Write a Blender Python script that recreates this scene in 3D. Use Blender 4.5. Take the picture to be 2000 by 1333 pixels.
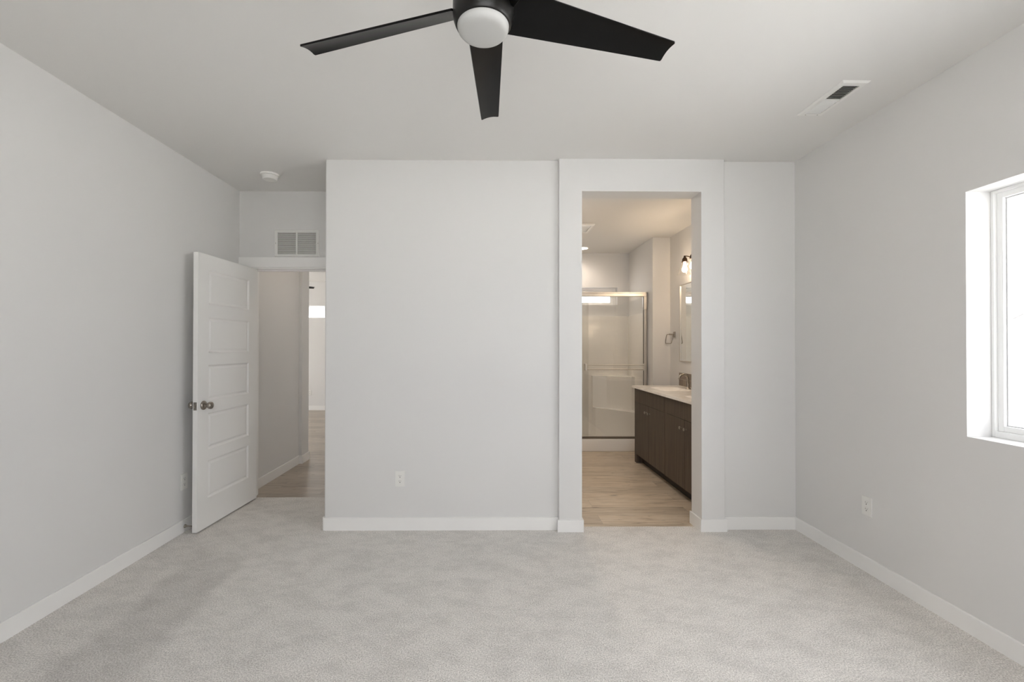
import bpy, bmesh, math, random
from mathutils import Vector, Matrix, Quaternion

# ------------------------------------------------------------------ start clean
for o in list(bpy.data.objects):
    bpy.data.objects.remove(o, do_unlink=True)
scene = bpy.context.scene
COL = scene.collection
PI = math.pi
R = math.radians

# ------------------------------------------------------------------ camera
EYE = 1.358
cam_data = bpy.data.cameras.new('camera')
cam = bpy.data.objects.new('camera', cam_data)
COL.objects.link(cam)
cam_data.sensor_fit = 'HORIZONTAL'
cam_data.sensor_width = 36.0
cam_data.lens = 36.0 * 865.0 / 2000.0
cam_data.shift_x = 35.0 / 2000.0
cam_data.shift_y = 4.9 / 2000.0
cam_data.clip_start = 0.02
cam_data.clip_end = 300
yaw, pitch, roll = 7.7 / 865.0, 5.6 / 865.0, 0.0014
fwd = Vector((math.sin(yaw) * math.cos(pitch), math.cos(yaw) * math.cos(pitch), math.sin(pitch)))
rgt = Vector((math.cos(yaw), -math.sin(yaw), 0.0))
upv = rgt.cross(fwd)
r2 = rgt * math.cos(roll) + upv * math.sin(roll)
u2 = -rgt * math.sin(roll) + upv * math.cos(roll)
cam.matrix_world = Matrix(((r2.x, u2.x, -fwd.x, 0.0), (r2.y, u2.y, -fwd.y, 0.0),
                           (r2.z, u2.z, -fwd.z, EYE), (0, 0, 0, 1)))
scene.camera = cam

# ------------------------------------------------------------------ view, sky, sun
vs = scene.view_settings
vs.view_transform = 'Standard'
vs.look = 'None'
vs.gamma = 1.0
vs.use_curve_mapping = False
vs.exposure = 0.41
scene.cycles.max_bounces = 20
scene.cycles.diffuse_bounces = 12
scene.cycles.glossy_bounces = 6
scene.cycles.transparent_max_bounces = 16
scene.cycles.sample_clamp_indirect = 12
scene.cycles.caustics_reflective = False
scene.cycles.caustics_refractive = False

world = bpy.data.worlds.new('sky')
scene.world = world
world.use_nodes = True
wn = world.node_tree
bg = wn.nodes['Background']
bg.inputs['Color'].default_value = (0.93, 0.955, 1.0, 1)
bg.inputs['Strength'].default_value = 4.8

sun_data = bpy.data.lights.new('sun', 'SUN')
sun_data.energy = 21.5
sun_data.angle = R(1.5)
sun_data.color = (1.0, 0.98, 0.96)
sun = bpy.data.objects.new('sun', sun_data)
COL.objects.link(sun)
sun.rotation_euler = Vector((0.50, 0.0, -0.87)).to_track_quat('-Z', 'Y').to_euler()


def portal(name, loc, direction, w, h):
    """a light portal: marks a window opening for the renderer's sky sampling, emits nothing itself"""
    d = bpy.data.lights.new(name, 'AREA')
    d.shape = 'RECTANGLE'
    d.size, d.size_y = w, h
    d.cycles.is_portal = True
    o = bpy.data.objects.new(name, d)
    COL.objects.link(o)
    o.location = loc
    o.rotation_euler = Vector(direction).to_track_quat('-Z', 'Y').to_euler()
    return o


portal('portal_side_window', (2.50, 1.2, 1.515), (-1, 0, 0), 1.8, 1.2)
portal('portal_added_rear_window', (0.375, -0.97, 1.575), (0, 1, 0), 2.25, 1.35)
portal('portal_shower_window', (1.27, 6.72, 2.10), (0, -1, 0), 1.25, 0.28)
portal('portal_added_living_window', (-7.14, 7.55, 1.125), (1, 0, 0), 3.3, 2.05)
portal('portal_transom', (-3.9, 9.66, 2.09), (0, -1, 0), 0.75, 0.27)


# ------------------------------------------------------------------ materials
def sc(v):
    return v / 12.92 if v <= 0.04045 else ((v + 0.055) / 1.055) ** 2.4


def rgb(r, g, b):
    return (sc(r / 255.0), sc(g / 255.0), sc(b / 255.0), 1.0)


class NT:
    def __init__(self, name):
        self.m = bpy.data.materials.new(name)
        self.m.use_nodes = True
        self.t = self.m.node_tree
        self.b = self.t.nodes['Principled BSDF']
        self.out = self.t.nodes['Material Output']

    def n(self, kind, **kw):
        nd = self.t.nodes.new(kind)
        for k, v in kw.items():
            if k in nd.inputs:
                nd.inputs[k].default_value = v
            else:
                setattr(nd, k, v)
        return nd

    def l(self, a, b):
        self.t.links.new(a, b)


def mat(name, color, rough=0.5, metal=0.0, bump=0.0, bscale=200.0, spec=0.5, coat=0.0):
    k = NT(name)
    k.b.inputs['Base Color'].default_value = color
    k.b.inputs['Roughness'].default_value = rough
    k.b.inputs['Metallic'].default_value = metal
    k.b.inputs['Specular IOR Level'].default_value = spec
    if coat:
        k.b.inputs['Coat Weight'].default_value = coat
    tc = k.n('ShaderNodeTexCoord')
    nz = k.n('ShaderNodeTexNoise', Scale=bscale, Detail=3.0)
    k.l(tc.outputs['Object'], nz.inputs['Vector'])
    if bump:
        bp = k.n('ShaderNodeBump', Strength=bump, Distance=0.001)
        k.l(nz.outputs['Fac'], bp.inputs['Height'])
        k.l(bp.outputs['Normal'], k.b.inputs['Normal'])
    else:                                   # faint variation of gloss
        mr = k.n('ShaderNodeMapRange')
        mr.inputs['To Min'].default_value = max(0.0, rough - 0.03)
        mr.inputs['To Max'].default_value = min(1.0, rough + 0.03)
        k.l(nz.outputs['Fac'], mr.inputs['Value'])
        k.l(mr.outputs['Result'], k.b.inputs['Roughness'])
    return k.m


def emit_mat(name, color, strength):
    k = NT(name)
    k.b.inputs['Base Color'].default_value = (0.9, 0.9, 0.9, 1)
    k.b.inputs['Emission Color'].default_value = color
    k.b.inputs['Emission Strength'].default_value = strength
    return k.m


def glass_mat(name, tint, gloss=1.0, rough=0.0):
    """thin clear pane: straight transmission plus a Fresnel reflection"""
    k = NT(name)
    k.t.nodes.remove(k.b)
    tr = k.n('ShaderNodeBsdfTransparent')
    tr.inputs['Color'].default_value = tint
    gl = k.n('ShaderNodeBsdfGlossy')
    gl.inputs['Roughness'].default_value = rough
    lw = k.n('ShaderNodeLayerWeight')                     # Schlick reflectance from either side
    fr = k.n('ShaderNodeMath', operation='POWER')
    fr.inputs[1].default_value = 5.0
    k.l(lw.outputs['Facing'], fr.inputs[0])
    mu = k.n('ShaderNodeMath', operation='MULTIPLY_ADD')
    mu.inputs[1].default_value = 0.7 * gloss
    mu.inputs[2].default_value = 0.035 * gloss
    mx = k.n('ShaderNodeMixShader')
    k.l(fr.outputs[0], mu.inputs[0])
    k.l(mu.outputs[0], mx.inputs[0])
    k.l(tr.outputs[0], mx.inputs[1])
    k.l(gl.outputs[0], mx.inputs[2])
    k.l(mx.outputs[0], k.out.inputs['Surface'])
    return k.m


def carpet_mat():
    k = NT('carpet_pile')
    k.b.inputs['Roughness'].default_value = 1.0
    k.b.inputs['Specular IOR Level'].default_value = 0.05
    tc = k.n('ShaderNodeTexCoord')
    P = tc.outputs['Object']
    fine = k.n('ShaderNodeTexNoise', Scale=165.0, Detail=3.0, Roughness=0.75)
    k.l(P, fine.inputs['Vector'])
    tuft = k.n('ShaderNodeTexVoronoi', Scale=150.0)
    k.l(P, tuft.inputs['Vector'])
    ramp = k.n('ShaderNodeValToRGB')
    ramp.color_ramp.elements[0].position = 0.34
    ramp.color_ramp.elements[0].color = rgb(178, 174.5, 170)
    ramp.color_ramp.elements[1].position = 0.66
    ramp.color_ramp.elements[1].color = rgb(250, 246.5, 242)
    k.l(fine.outputs['Fac'], ramp.inputs['Fac'])
    # trodden and brushed patches, where the pile lies another way
    blot = k.n('ShaderNodeTexNoise', Scale=6.0, Detail=7.0, Roughness=0.7, Distortion=0.2)
    mp = k.n('ShaderNodeMapping')
    mp.inputs['Rotation'].default_value = (0, 0, 0.9)
    mp.inputs['Scale'].default_value = (1.0, 1.6, 1.0)
    k.l(P, mp.inputs['Vector'])
    k.l(mp.outputs['Vector'], blot.inputs['Vector'])
    br = k.n('ShaderNodeMapRange', interpolation_type='SMOOTHSTEP')
    for a, v in (('From Min', 0.34), ('From Max', 0.62), ('To Min', 0.87), ('To Max', 1.0)):
        br.inputs[a].default_value = v
    k.l(blot.outputs['Fac'], br.inputs['Value'])
    # one vacuum track along the left wall
    sep = k.n('ShaderNodeSeparateXYZ')
    k.l(P, sep.inputs[0])
    wob = k.n('ShaderNodeTexNoise', Scale=3.2, Detail=4.0)
    k.l(P, wob.inputs['Vector'])
    m1 = k.n('ShaderNodeMath', operation='MULTIPLY_ADD')      # x + 0.10*y
    m1.inputs[1].default_value = 0.10
    k.l(sep.outputs['Y'], m1.inputs[0])
    k.l(sep.outputs['X'], m1.inputs[2])
    m2 = k.n('ShaderNodeMath', operation='MULTIPLY_ADD')      # + wobble
    m2.inputs[1].default_value = 0.16
    k.l(wob.outputs['Fac'], m2.inputs[0])
    k.l(m1.outputs[0], m2.inputs[2])
    m3 = k.n('ShaderNodeMath', operation='SUBTRACT')
    m3.inputs[1].default_value = -1.375
    k.l(m2.outputs[0], m3.inputs[0])
    m4 = k.n('ShaderNodeMath', operation='ABSOLUTE')
    k.l(m3.outputs[0], m4.inputs[0])
    band = k.n('ShaderNodeMapRange', interpolation_type='SMOOTHSTEP')
    for a, v in (('From Min', 0.13), ('From Max', 0.22), ('To Min', 0.0), ('To Max', 1.0)):
        band.inputs[a].default_value = v
    k.l(m4.outputs[0], band.inputs['Value'])
    yend = k.n('ShaderNodeMapRange', interpolation_type='SMOOTHSTEP')
    for a, v in (('From Min', 2.5), ('From Max', 3.1), ('To Min', 0.0), ('To Max', 1.0)):
        yend.inputs[a].default_value = v
    k.l(sep.outputs['Y'], yend.inputs['Value'])
    mxm = k.n('ShaderNodeMath', operation='MAXIMUM')
    k.l(band.outputs['Result'], mxm.inputs[0])
    k.l(yend.outputs['Result'], mxm.inputs[1])
    bm = k.n('ShaderNodeMapRange')
    bm.inputs['To Min'].default_value = 0.86
    bm.inputs['To Max'].default_value = 1.0
    k.l(mxm.outputs[0], bm.inputs['Value'])
    mul = k.n('ShaderNodeMath', operation='MULTIPLY')
    k.l(br.outputs['Result'], mul.inputs[0])
    k.l(bm.outputs['Result'], mul.inputs[1])
    vm = k.n('ShaderNodeVectorMath', operation='SCALE')
    k.l(ramp.outputs['Color'], vm.inputs[0])
    k.l(mul.outputs[0], vm.inputs['Scale'])
    k.l(vm.outputs['Vector'], k.b.inputs['Base Color'])
    ad = k.n('ShaderNodeMath', operation='ADD')
    k.l(fine.outputs['Fac'], ad.inputs[0])
    k.l(tuft.outputs['Distance'], ad.inputs[1])
    bp = k.n('ShaderNodeBump', Strength=0.55, Distance=0.004)
    k.l(ad.outputs[0], bp.inputs['Height'])
    k.l(bp.outputs['Normal'], k.b.inputs['Normal'])
    return k.m


def plank_mat(name, light, dark, knot):
    k = NT(name)
    tc = k.n('ShaderNodeTexCoord')
    P = tc.outputs['Object']
    brick = k.n('ShaderNodeTexBrick', offset=0.37, offset_frequency=2)
    brick.inputs['Scale'].default_value = 1.0
    brick.inputs['Brick Width'].default_value = 1.22
    brick.inputs['Row Height'].default_value = 0.18
    brick.inputs['Mortar Size'].default_value = 0.0012
    brick.inputs['Mortar Smooth'].default_value = 0.3
    brick.inputs['Bias'].default_value = 0.0
    brick.inputs['Color1'].default_value = (0.0, 0.0, 0.0, 1)
    brick.inputs['Color2'].default_value = (1.0, 1.0, 1.0, 1)
    brick.inputs['Mortar'].default_value = (0.5, 0.5, 0.5, 1)
    mpb = k.n('ShaderNodeMapping')
    mpb.inputs['Location'].default_value = (0.35, 0.02, 0)
    k.l(P, mpb.inputs['Vector'])
    k.l(mpb.outputs['Vector'], brick.inputs['Vector'])
    sh = k.n('ShaderNodeVectorMath', operation='MULTIPLY_ADD')   # shift the grain from plank to plank
    sh.inputs[1].default_value = (3.0, 1.7, 0)
    k.l(brick.outputs['Color'], sh.inputs[0])
    k.l(P, sh.inputs[2])
    mp = k.n('ShaderNodeMapping')
    mp.inputs['Scale'].default_value = (1.0, 9.5, 1.0)
    k.l(sh.outputs[0], mp.inputs['Vector'])
    g = k.n('ShaderNodeTexNoise', Scale=2.6, Detail=7.0, Roughness=0.66, Distortion=0.7)
    k.l(mp.outputs['Vector'], g.inputs['Vector'])
    ramp = k.n('ShaderNodeValToRGB')
    cr = ramp.color_ramp
    cr.elements[0].position = 0.25
    cr.elements[0].color = knot
    cr.elements[1].position = 0.68
    cr.elements[1].color = light
    e = cr.elements.new(0.43)
    e.color = dark
    k.l(g.outputs['Fac'], ramp.inputs['Fac'])
    tone = k.n('ShaderNodeMapRange')
    tone.inputs['To Min'].default_value = 0.86
    tone.inputs['To Max'].default_value = 1.08
    k.l(brick.outputs['Color'], tone.inputs['Value'])
    kn = k.n('ShaderNodeTexNoise', Scale=1.0, Detail=4.0, Roughness=0.55, Distortion=0.8)   # scattered knots and cracks
    mpk = k.n('ShaderNodeMapping')
    mpk.inputs['Scale'].default_value = (5.5, 30.0, 1.0)
    k.l(sh.outputs[0], mpk.inputs['Vector'])
    k.l(mpk.outputs['Vector'], kn.inputs['Vector'])
    kr = k.n('ShaderNodeMapRange', interpolation_type='SMOOTHSTEP')
    for a_, v_ in (('From Min', 0.27), ('From Max', 0.42), ('To Min', 0.52), ('To Max', 1.0)):
        kr.inputs[a_].default_value = v_
    k.l(kn.outputs['Fac'], kr.inputs['Value'])
    jo = k.n('ShaderNodeMapRange')
    jo.inputs['To Min'].default_value = 1.0
    jo.inputs['To Max'].default_value = 0.66
    k.l(brick.outputs['Fac'], jo.inputs['Value'])
    mu = k.n('ShaderNodeMath', operation='MULTIPLY')
    k.l(tone.outputs['Result'], mu.inputs[0])
    k.l(jo.outputs['Result'], mu.inputs[1])
    mk = k.n('ShaderNodeMath', operation='MULTIPLY')
    k.l(mu.outputs[0], mk.inputs[0])
    k.l(kr.outputs['Result'], mk.inputs[1])
    mu = mk
    vm = k.n('ShaderNodeVectorMath', operation='SCALE')
    k.l(ramp.outputs['Color'], vm.inputs[0])
    k.l(mu.outputs[0], vm.inputs['Scale'])
    k.l(vm.outputs['Vector'], k.b.inputs['Base Color'])
    k.b.inputs['Roughness'].default_value = 0.33
    bp = k.n('ShaderNodeBump', Strength=0.15, Distance=0.001)
    k.l(g.outputs['Fac'], bp.inputs['Height'])
    k.l(bp.outputs['Normal'], k.b.inputs['Normal'])
    return k.m


def cabinet_mat():
    k = NT('dark_wood_laminate')
    tc = k.n('ShaderNodeTexCoord')
    mp = k.n('ShaderNodeMapping')
    mp.inputs['Scale'].default_value = (26.0, 26.0, 0.8)
    k.l(tc.outputs['Object'], mp.inputs['Vector'])
    g = k.n('ShaderNodeTexNoise', Scale=2.2, Detail=6.0, Roughness=0.6)
    k.l(mp.outputs['Vector'], g.inputs['Vector'])
    ramp = k.n('ShaderNodeValToRGB')
    ramp.color_ramp.elements[0].position = 0.3
    ramp.color_ramp.elements[0].color = rgb(54, 45, 37)
    ramp.color_ramp.elements[1].position = 0.72
    ramp.color_ramp.elements[1].color = rgb(92, 79, 66)
    k.l(g.outputs['Fac'], ramp.inputs['Fac'])
    k.l(ramp.outputs['Color'], k.b.inputs['Base Color'])
    k.b.inputs['Roughness'].default_value = 0.5
    return k.m


def surround_mat():
    """glossy white shower wall with a pressed running-bond tile pattern on its upper part"""
    k = NT('shower_fibreglass')
    k.b.inputs['Base Color'].default_value = rgb(236, 233, 228)
    k.b.inputs['Roughness'].default_value = 0.22
    tc = k.n('ShaderNodeTexCoord')
    sep = k.n('ShaderNodeSeparateXYZ')
    k.l(tc.outputs['Object'], sep.inputs[0])
    ad = k.n('ShaderNodeMath', operation='ADD')
    k.l(sep.outputs['X'], ad.inputs[0])
    k.l(sep.outputs['Y'], ad.inputs[1])
    cmb = k.n('ShaderNodeCombineXYZ')
    k.l(ad.outputs[0], cmb.inputs['X'])
    k.l(sep.outputs['Z'], cmb.inputs['Y'])
    br = k.n('ShaderNodeTexBrick', offset=0.5)
    br.inputs['Scale'].default_value = 1.0
    br.inputs['Brick Width'].default_value = 0.214
    br.inputs['Row Height'].default_value = 0.107
    br.inputs['Mortar Size'].default_value = 0.004
    br.inputs['Mortar Smooth'].default_value = 0.6
    k.l(cmb.outputs[0], br.inputs['Vector'])
    up = k.n('ShaderNodeMath', operation='GREATER_THAN')
    up.inputs[1].default_value = 0.96
    k.l(sep.outputs['Z'], up.inputs[0])
    mm = k.n('ShaderNodeMath', operation='MULTIPLY')
    k.l(br.outputs['Fac'], mm.inputs[0])
    k.l(up.outputs[0], mm.inputs[1])
    bp = k.n('ShaderNodeBump', Strength=0.3, Distance=0.003, invert=True)
    k.l(mm.outputs[0], bp.inputs['Height'])
    k.l(bp.outputs['Normal'], k.b.inputs['Normal'])
    return k.m


def tile_mat():
    k = NT('taupe_tile')
    tc = k.n('ShaderNodeTexCoord')
    sep = k.n('ShaderNodeSeparateXYZ')
    k.l(tc.outputs['Object'], sep.inputs[0])
    cmb = k.n('ShaderNodeCombineXYZ')
    k.l(sep.outputs['Y'], cmb.inputs['X'])
    zz = k.n('ShaderNodeMath', operation='SUBTRACT')
    zz.inputs[1].default_value = 0.895
    k.l(sep.outputs['Z'], zz.inputs[0])
    k.l(zz.outputs[0], cmb.inputs['Y'])
    br = k.n('ShaderNodeTexBrick', offset=0.5)
    br.inputs['Scale'].default_value = 1.0
    br.inputs['Brick Width'].default_value = 0.15
    br.inputs['Row Height'].default_value = 0.0755
    br.inputs['Mortar Size'].default_value = 0.002
    br.inputs['Color1'].default_value = rgb(128, 116, 102)
    br.inputs['Color2'].default_value = rgb(118, 106, 94)
    br.inputs['Mortar'].default_value = rgb(158, 148, 136)
    k.l(cmb.outputs[0], br.inputs['Vector'])
    k.l(br.outputs['Color'], k.b.inputs['Base Color'])
    k.b.inputs['Roughness'].default_value = 0.25
    return k.m


def marble_mat():
    k = NT('cultured_marble')
    tc = k.n('ShaderNodeTexCoord')
    nz = k.n('ShaderNodeTexNoise', Scale=5.0, Detail=6.0, Distortion=1.2)
    k.l(tc.outputs['Object'], nz.inputs['Vector'])
    ramp = k.n('ShaderNodeValToRGB')
    ramp.color_ramp.elements[0].position = 0.35
    ramp.color_ramp.elements[0].color = rgb(236, 231, 223)
    ramp.color_ramp.elements[1].position = 0.6
    ramp.color_ramp.elements[1].color = rgb(247, 244, 239)
    k.l(nz.outputs['Fac'], ramp.inputs['Fac'])
    k.l(ramp.outputs['Color'], k.b.inputs['Base Color'])
    k.b.inputs['Roughness'].default_value = 0.18
    return k.m


WALL = mat('wall_paint', rgb(218, 217, 215.5), 0.75, bump=0.12, bscale=160.0, spec=0.25)
CEIL = mat('ceiling_paint', rgb(222, 220.8, 218.5), 0.85, bump=0.15, bscale=120.0, spec=0.2)
TRIM = mat('trim_paint', rgb(236, 235, 233), 0.4, spec=0.4)
DOORP = mat('door_paint', rgb(233, 232, 229.5), 0.42, spec=0.4)
CARPET = carpet_mat()
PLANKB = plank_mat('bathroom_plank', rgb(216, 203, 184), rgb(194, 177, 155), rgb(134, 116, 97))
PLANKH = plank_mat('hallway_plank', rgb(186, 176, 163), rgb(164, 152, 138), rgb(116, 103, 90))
FANBLK = mat('matte_black_metal', rgb(20, 19, 18), 0.36, spec=0.35)
BLADEM = mat('black_blade_finish', rgb(9, 9, 8.5), 0.32, spec=0.2)
LENS = mat('frosted_lens', rgb(186, 186, 184), 0.45, spec=0.4)
WPLAS = mat('white_plastic', rgb(228, 227, 223), 0.38)
WMET = mat('white_enamel', rgb(226, 225, 222), 0.42)
DARK = mat('dark_slot', rgb(26, 25, 24), 0.8)
SLOT = mat('grey_slot', rgb(98, 96, 93), 0.8)
DUCT = mat('duct_interior', rgb(84, 80, 75), 0.8)
VINYL = mat('white_vinyl', rgb(238, 238, 237), 0.35)
NICK = mat('satin_nickel', rgb(166, 159, 150), 0.28, metal=1.0)
PLATE = mat('latch_metal', rgb(148, 144, 138), 0.42, metal=1.0)
CHAMP = mat('champagne_metal', rgb(208, 203, 196), 0.42, metal=1.0)
TRACK = mat('shaded_track_metal', rgb(112, 102, 90), 0.5, metal=0.6)  # frame metal darkened; the shade along the track is put into the colour
BRONZE = mat('dark_bronze', rgb(58, 44, 34), 0.4, metal=0.8)
WOOD = cabinet_mat()
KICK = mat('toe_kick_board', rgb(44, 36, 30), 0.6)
MARBLE = marble_mat()
TILE = tile_mat()
SURR = surround_mat()
MIRR = mat('silvered_glass', (0.86, 0.88, 0.87, 1), 0.0, metal=1.0)
MIRR.node_tree.nodes['Principled BSDF'].inputs['Roughness'].default_value = 0.0
for lk in list(MIRR.node_tree.links):
    if lk.to_socket.name == 'Roughness':
        MIRR.node_tree.links.remove(lk)
PANE = glass_mat('window_glass', (0.96, 0.96, 0.96, 1))
SGLASS = glass_mat('shower_glass', (0.955, 0.957, 0.95, 1), 1.3)
LGLASS = glass_mat('lamp_glass', (0.97, 0.965, 0.955, 1), 1.7)
BULB = emit_mat('bulb_glow', (1.0, 0.77, 0.54, 1), 84.0)
CANL = emit_mat('downlight_glow', (1.0, 0.84, 0.72, 1), 9.0)
CANB = emit_mat('added_downlight_glow', (1.0, 0.84, 0.72, 1), 40.0)  # glow of the added, unseen bathroom downlight
RUBB = mat('rubber', rgb(60, 58, 55), 0.8)
SPACER = mat('glazing_gasket', rgb(196, 195, 195), 0.5)
GROUND = mat('concrete_ground', rgb(202, 202, 200), 0.9, bump=0.4, bscale=20.0)
SIDING = mat('pale_siding', rgb(214, 214, 212), 0.8)
ROOFM = mat('grey_shingle', rgb(150, 148, 146), 0.9)


# ------------------------------------------------------------------ mesh helpers
class MB:
    """collects shapes in one mesh"""

    def __init__(self):
        self.bm = bmesh.new()

    def box(self, x0, x1, y0, y1, z0, z1, bev=0.0, seg=2):
        r = bmesh.ops.create_cube(self.bm, size=1.0)
        for v in r['verts']:
            v.co = Vector((x0 + (v.co.x + 0.5) * (x1 - x0), y0 + (v.co.y + 0.5) * (y1 - y0), z0 + (v.co.z + 0.5) * (z1 - z0)))
        if bev:
            es = list({e for v in r['verts'] for e in v.link_edges})
            bmesh.ops.bevel(self.bm, geom=es, offset=bev, segments=seg, profile=0.5, affect='EDGES')
        return self

    def prism(self, pts, z0, z1, axis='z'):
        """extrude a closed outline; axis says which way it is extruded"""
        def c(p, h):
            return {'z': (p[0], p[1], h), 'y': (p[0], h, p[1]), 'x': (h, p[0], p[1])}[axis]
        a = [self.bm.verts.new(c(p, z0)) for p in pts]
        b = [self.bm.verts.new(c(p, z1)) for p in pts]
        n = len(pts)
        fs = [self.bm.faces.new(a), self.bm.faces.new(b)]
        for i in range(n):
            fs.append(self.bm.faces.new((a[i], a[(i + 1) % n], b[(i + 1) % n], b[i])))
        bmesh.ops.recalc_face_normals(self.bm, faces=fs)
        return self

    def lathe(self, prof, c=(0, 0, 0), ax=(0, 0, 1), n=40, closed=True):
        """prof: (radius, height) from one end to the other, turned round ax"""
        q = Vector((0, 0, 1)).rotation_difference(Vector(ax))
        rings = []
        fs = []
        for r, h in prof:
            if r < 1e-6:
                rings.append([self.bm.verts.new(Vector(c) + q @ Vector((0, 0, h)))])
            else:
                rings.append([self.bm.verts.new(Vector(c) + q @ Vector((r * math.cos(2 * PI * i / n), r * math.sin(2 * PI * i / n), h))) for i in range(n)])
        for a, b in zip(rings, rings[1:]):
            for i in range(n):
                j = (i + 1) % n
                if len(a) == 1 and len(b) == 1:
                    continue
                if len(a) == 1:
                    fs.append(self.bm.faces.new((a[0], b[j], b[i])))
                elif len(b) == 1:
                    fs.append(self.bm.faces.new((a[i], a[j], b[0])))
                else:
                    fs.append(self.bm.faces.new((a[i], a[j], b[j], b[i])))
        if closed:
            if len(rings[0]) > 1:
                fs.append(self.bm.faces.new(rings[0]))
            if len(rings[-1]) > 1:
                fs.append(self.bm.faces.new(rings[-1]))
        bmesh.ops.recalc_face_normals(self.bm, faces=fs)
        return self

    def cyl(self, p0, p1, r, n=24):
        p0, p1 = Vector(p0), Vector(p1)
        return self.lathe([(r, 0), (r, (p1 - p0).length)], p0, (p1 - p0), n)

    def tube(self, pts, r, n=14, loop=False):
        pts = [Vector(p) for p in pts]
        m = len(pts)
        rings = []
        fs = []
        ref = None
        for i, p in enumerate(pts):
            a = pts[(i - 1) % m] if (loop or i > 0) else p
            b = pts[(i + 1) % m] if (loop or i < m - 1) else p
            t = (b - a).normalized()
            if ref is None:
                ref = t.orthogonal().normalized()
            ref = (ref - t * ref.dot(t)).normalized()
            s = t.cross(ref)
            rr = r[i] if isinstance(r, (list, tuple)) else r
            rings.append([self.bm.verts.new(p + ref * rr * math.cos(2 * PI * j / n) + s * rr * math.sin(2 * PI * j / n)) for j in range(n)])
        for i in range(m if loop else m - 1):
            a, b = rings[i], rings[(i + 1) % m]
            for j in range(n):
                k = (j + 1) % n
                fs.append(self.bm.faces.new((a[j], a[k], b[k], b[j])))
        if not loop:
            fs.append(self.bm.faces.new(rings[0]))
            fs.append(self.bm.faces.new(rings[-1]))
        bmesh.ops.recalc_face_normals(self.bm, faces=fs)
        return self

    def build(self, name, material, parent=None, smooth=None, loc=None):
        me = bpy.data.meshes.new(name)
        self.bm.to_mesh(me)
        self.bm.free()
        me.materials.append(material)
        o = bpy.data.objects.new(name, me)
        COL.objects.link(o)
        if loc is not None:
            o.location = loc
        if parent is not None:
            o.parent = parent
        if smooth is not None:
            for p in me.polygons:
                p.use_smooth = True
            try:
                me.set_sharp_from_angle(angle=R(smooth))
            except Exception:
                pass
        return o


def tag(o, label=None, cat=None, group=None, kind=None):
    for k, v in (('label', label), ('category', cat), ('group', group), ('kind', kind)):
        if v:
            o[k] = v
    return o


def empty(name, loc=(0, 0, 0), rot=(0, 0, 0)):
    o = bpy.data.objects.new(name, None)
    COL.objects.link(o)
    o.empty_display_size = 0.1
    o.location = loc
    o.rotation_euler = rot
    return o


def copy_tree(o, parent=None):
    c = o.copy()
    COL.objects.link(c)
    if parent is not None:
        c.parent = parent
    for ch in list(o.children):
        copy_tree(ch, c)
    return c


def struct(name, mb, m, label=None, cat=None, smooth=None):
    return tag(mb.build(name, m, None, smooth), label, cat, None, 'structure')


def arc(cx, cy, r, a0, a1, n=6):
    return [(cx + r * math.cos(a0 + (a1 - a0) * i / n), cy + r * math.sin(a0 + (a1 - a0) * i / n)) for i in range(n + 1)]


# ------------------------------------------------------------------ measurements of the place (metres, camera over the origin, +Y into the picture)
XL, XR = -2.240, 2.278          # bedroom side walls
H = 2.743                       # ceiling
YB = 3.288                      # wall facing the camera
YP = 3.250                      # face of the drywall surround round the bathroom opening
YB2 = 3.414                     # its bathroom side
YA = 3.968                      # entry wall with the door
YA2 = 4.090
OX0, OX1, OZ = 0.6755, 1.5575, 2.504   # bathroom opening
XC = -1.2235                    # left end of the facing wall
YR = -0.75                      # rear wall, behind the camera
WY0, WY1, WZ0, WZ1 = 0.30, 2.098, 0.930, 2.102   # right window

# ------------------------------------------------------------------ ground and ceiling
struct('ground_outside', MB().box(-60, 90, -60, 90, -0.45, -0.35), GROUND, 'pale ground outside the windows', 'ground')
mb = MB()
mb.prism([(XL, YR), (XR, YR), (XR, YB), (OX1, YB), (OX1, 3.340), (OX0, 3.340), (OX0, YB), (XC, YB), (XC, 4.0), (XL, 4.0)], -0.05, 0.0)
struct('floor', mb, CARPET, 'pale grey speckled carpet across the bedroom', 'carpet')
struct('floor_bathroom', MB().prism([(OX0, 3.341), (OX1, 3.341), (OX1, YB2), (XR, YB2), (XR, 6.545), (0.5, 6.545), (0.5, YB2), (OX0, YB2)], -0.06, -0.006),
       PLANKB, 'warm brown wood plank floor of the bathroom', 'floor')
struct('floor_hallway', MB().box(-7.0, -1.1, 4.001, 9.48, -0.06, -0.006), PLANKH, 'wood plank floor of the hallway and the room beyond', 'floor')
struct('ceiling', MB().box(-7.2, 2.52, YR - 0.22, 9.70, H, H + 0.12), CEIL, 'flat pale ceiling', 'ceiling')

# ------------------------------------------------------------------ walls
TOP = H
struct('wall_left', MB().box(XL - 0.12, XL, YR, YA, -0.05, TOP), WALL, 'pale grey wall along the left side', 'wall')

mb = MB()
b = 0.012
mb.prism(arc(XC + b, YB + b, b, PI, 1.5 * PI) + [(0.506, YB), (0.506, YP + 0.004), (0.510, YP), (OX0, YP), (OX0, YB2), (XC, YB2)], -0.05, TOP)
mb.prism([(OX1, YP), (1.726, YP), (1.730, YP + 0.004), (1.730, YB), (XR, YB), (XR, YB2), (OX1, YB2)], -0.05, TOP)
mb.box(OX0, OX1, YP, YB2, OZ, TOP)
struct('wall_back', mb, WALL, 'pale grey wall facing the camera with the open bathroom doorway', 'wall')

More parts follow.
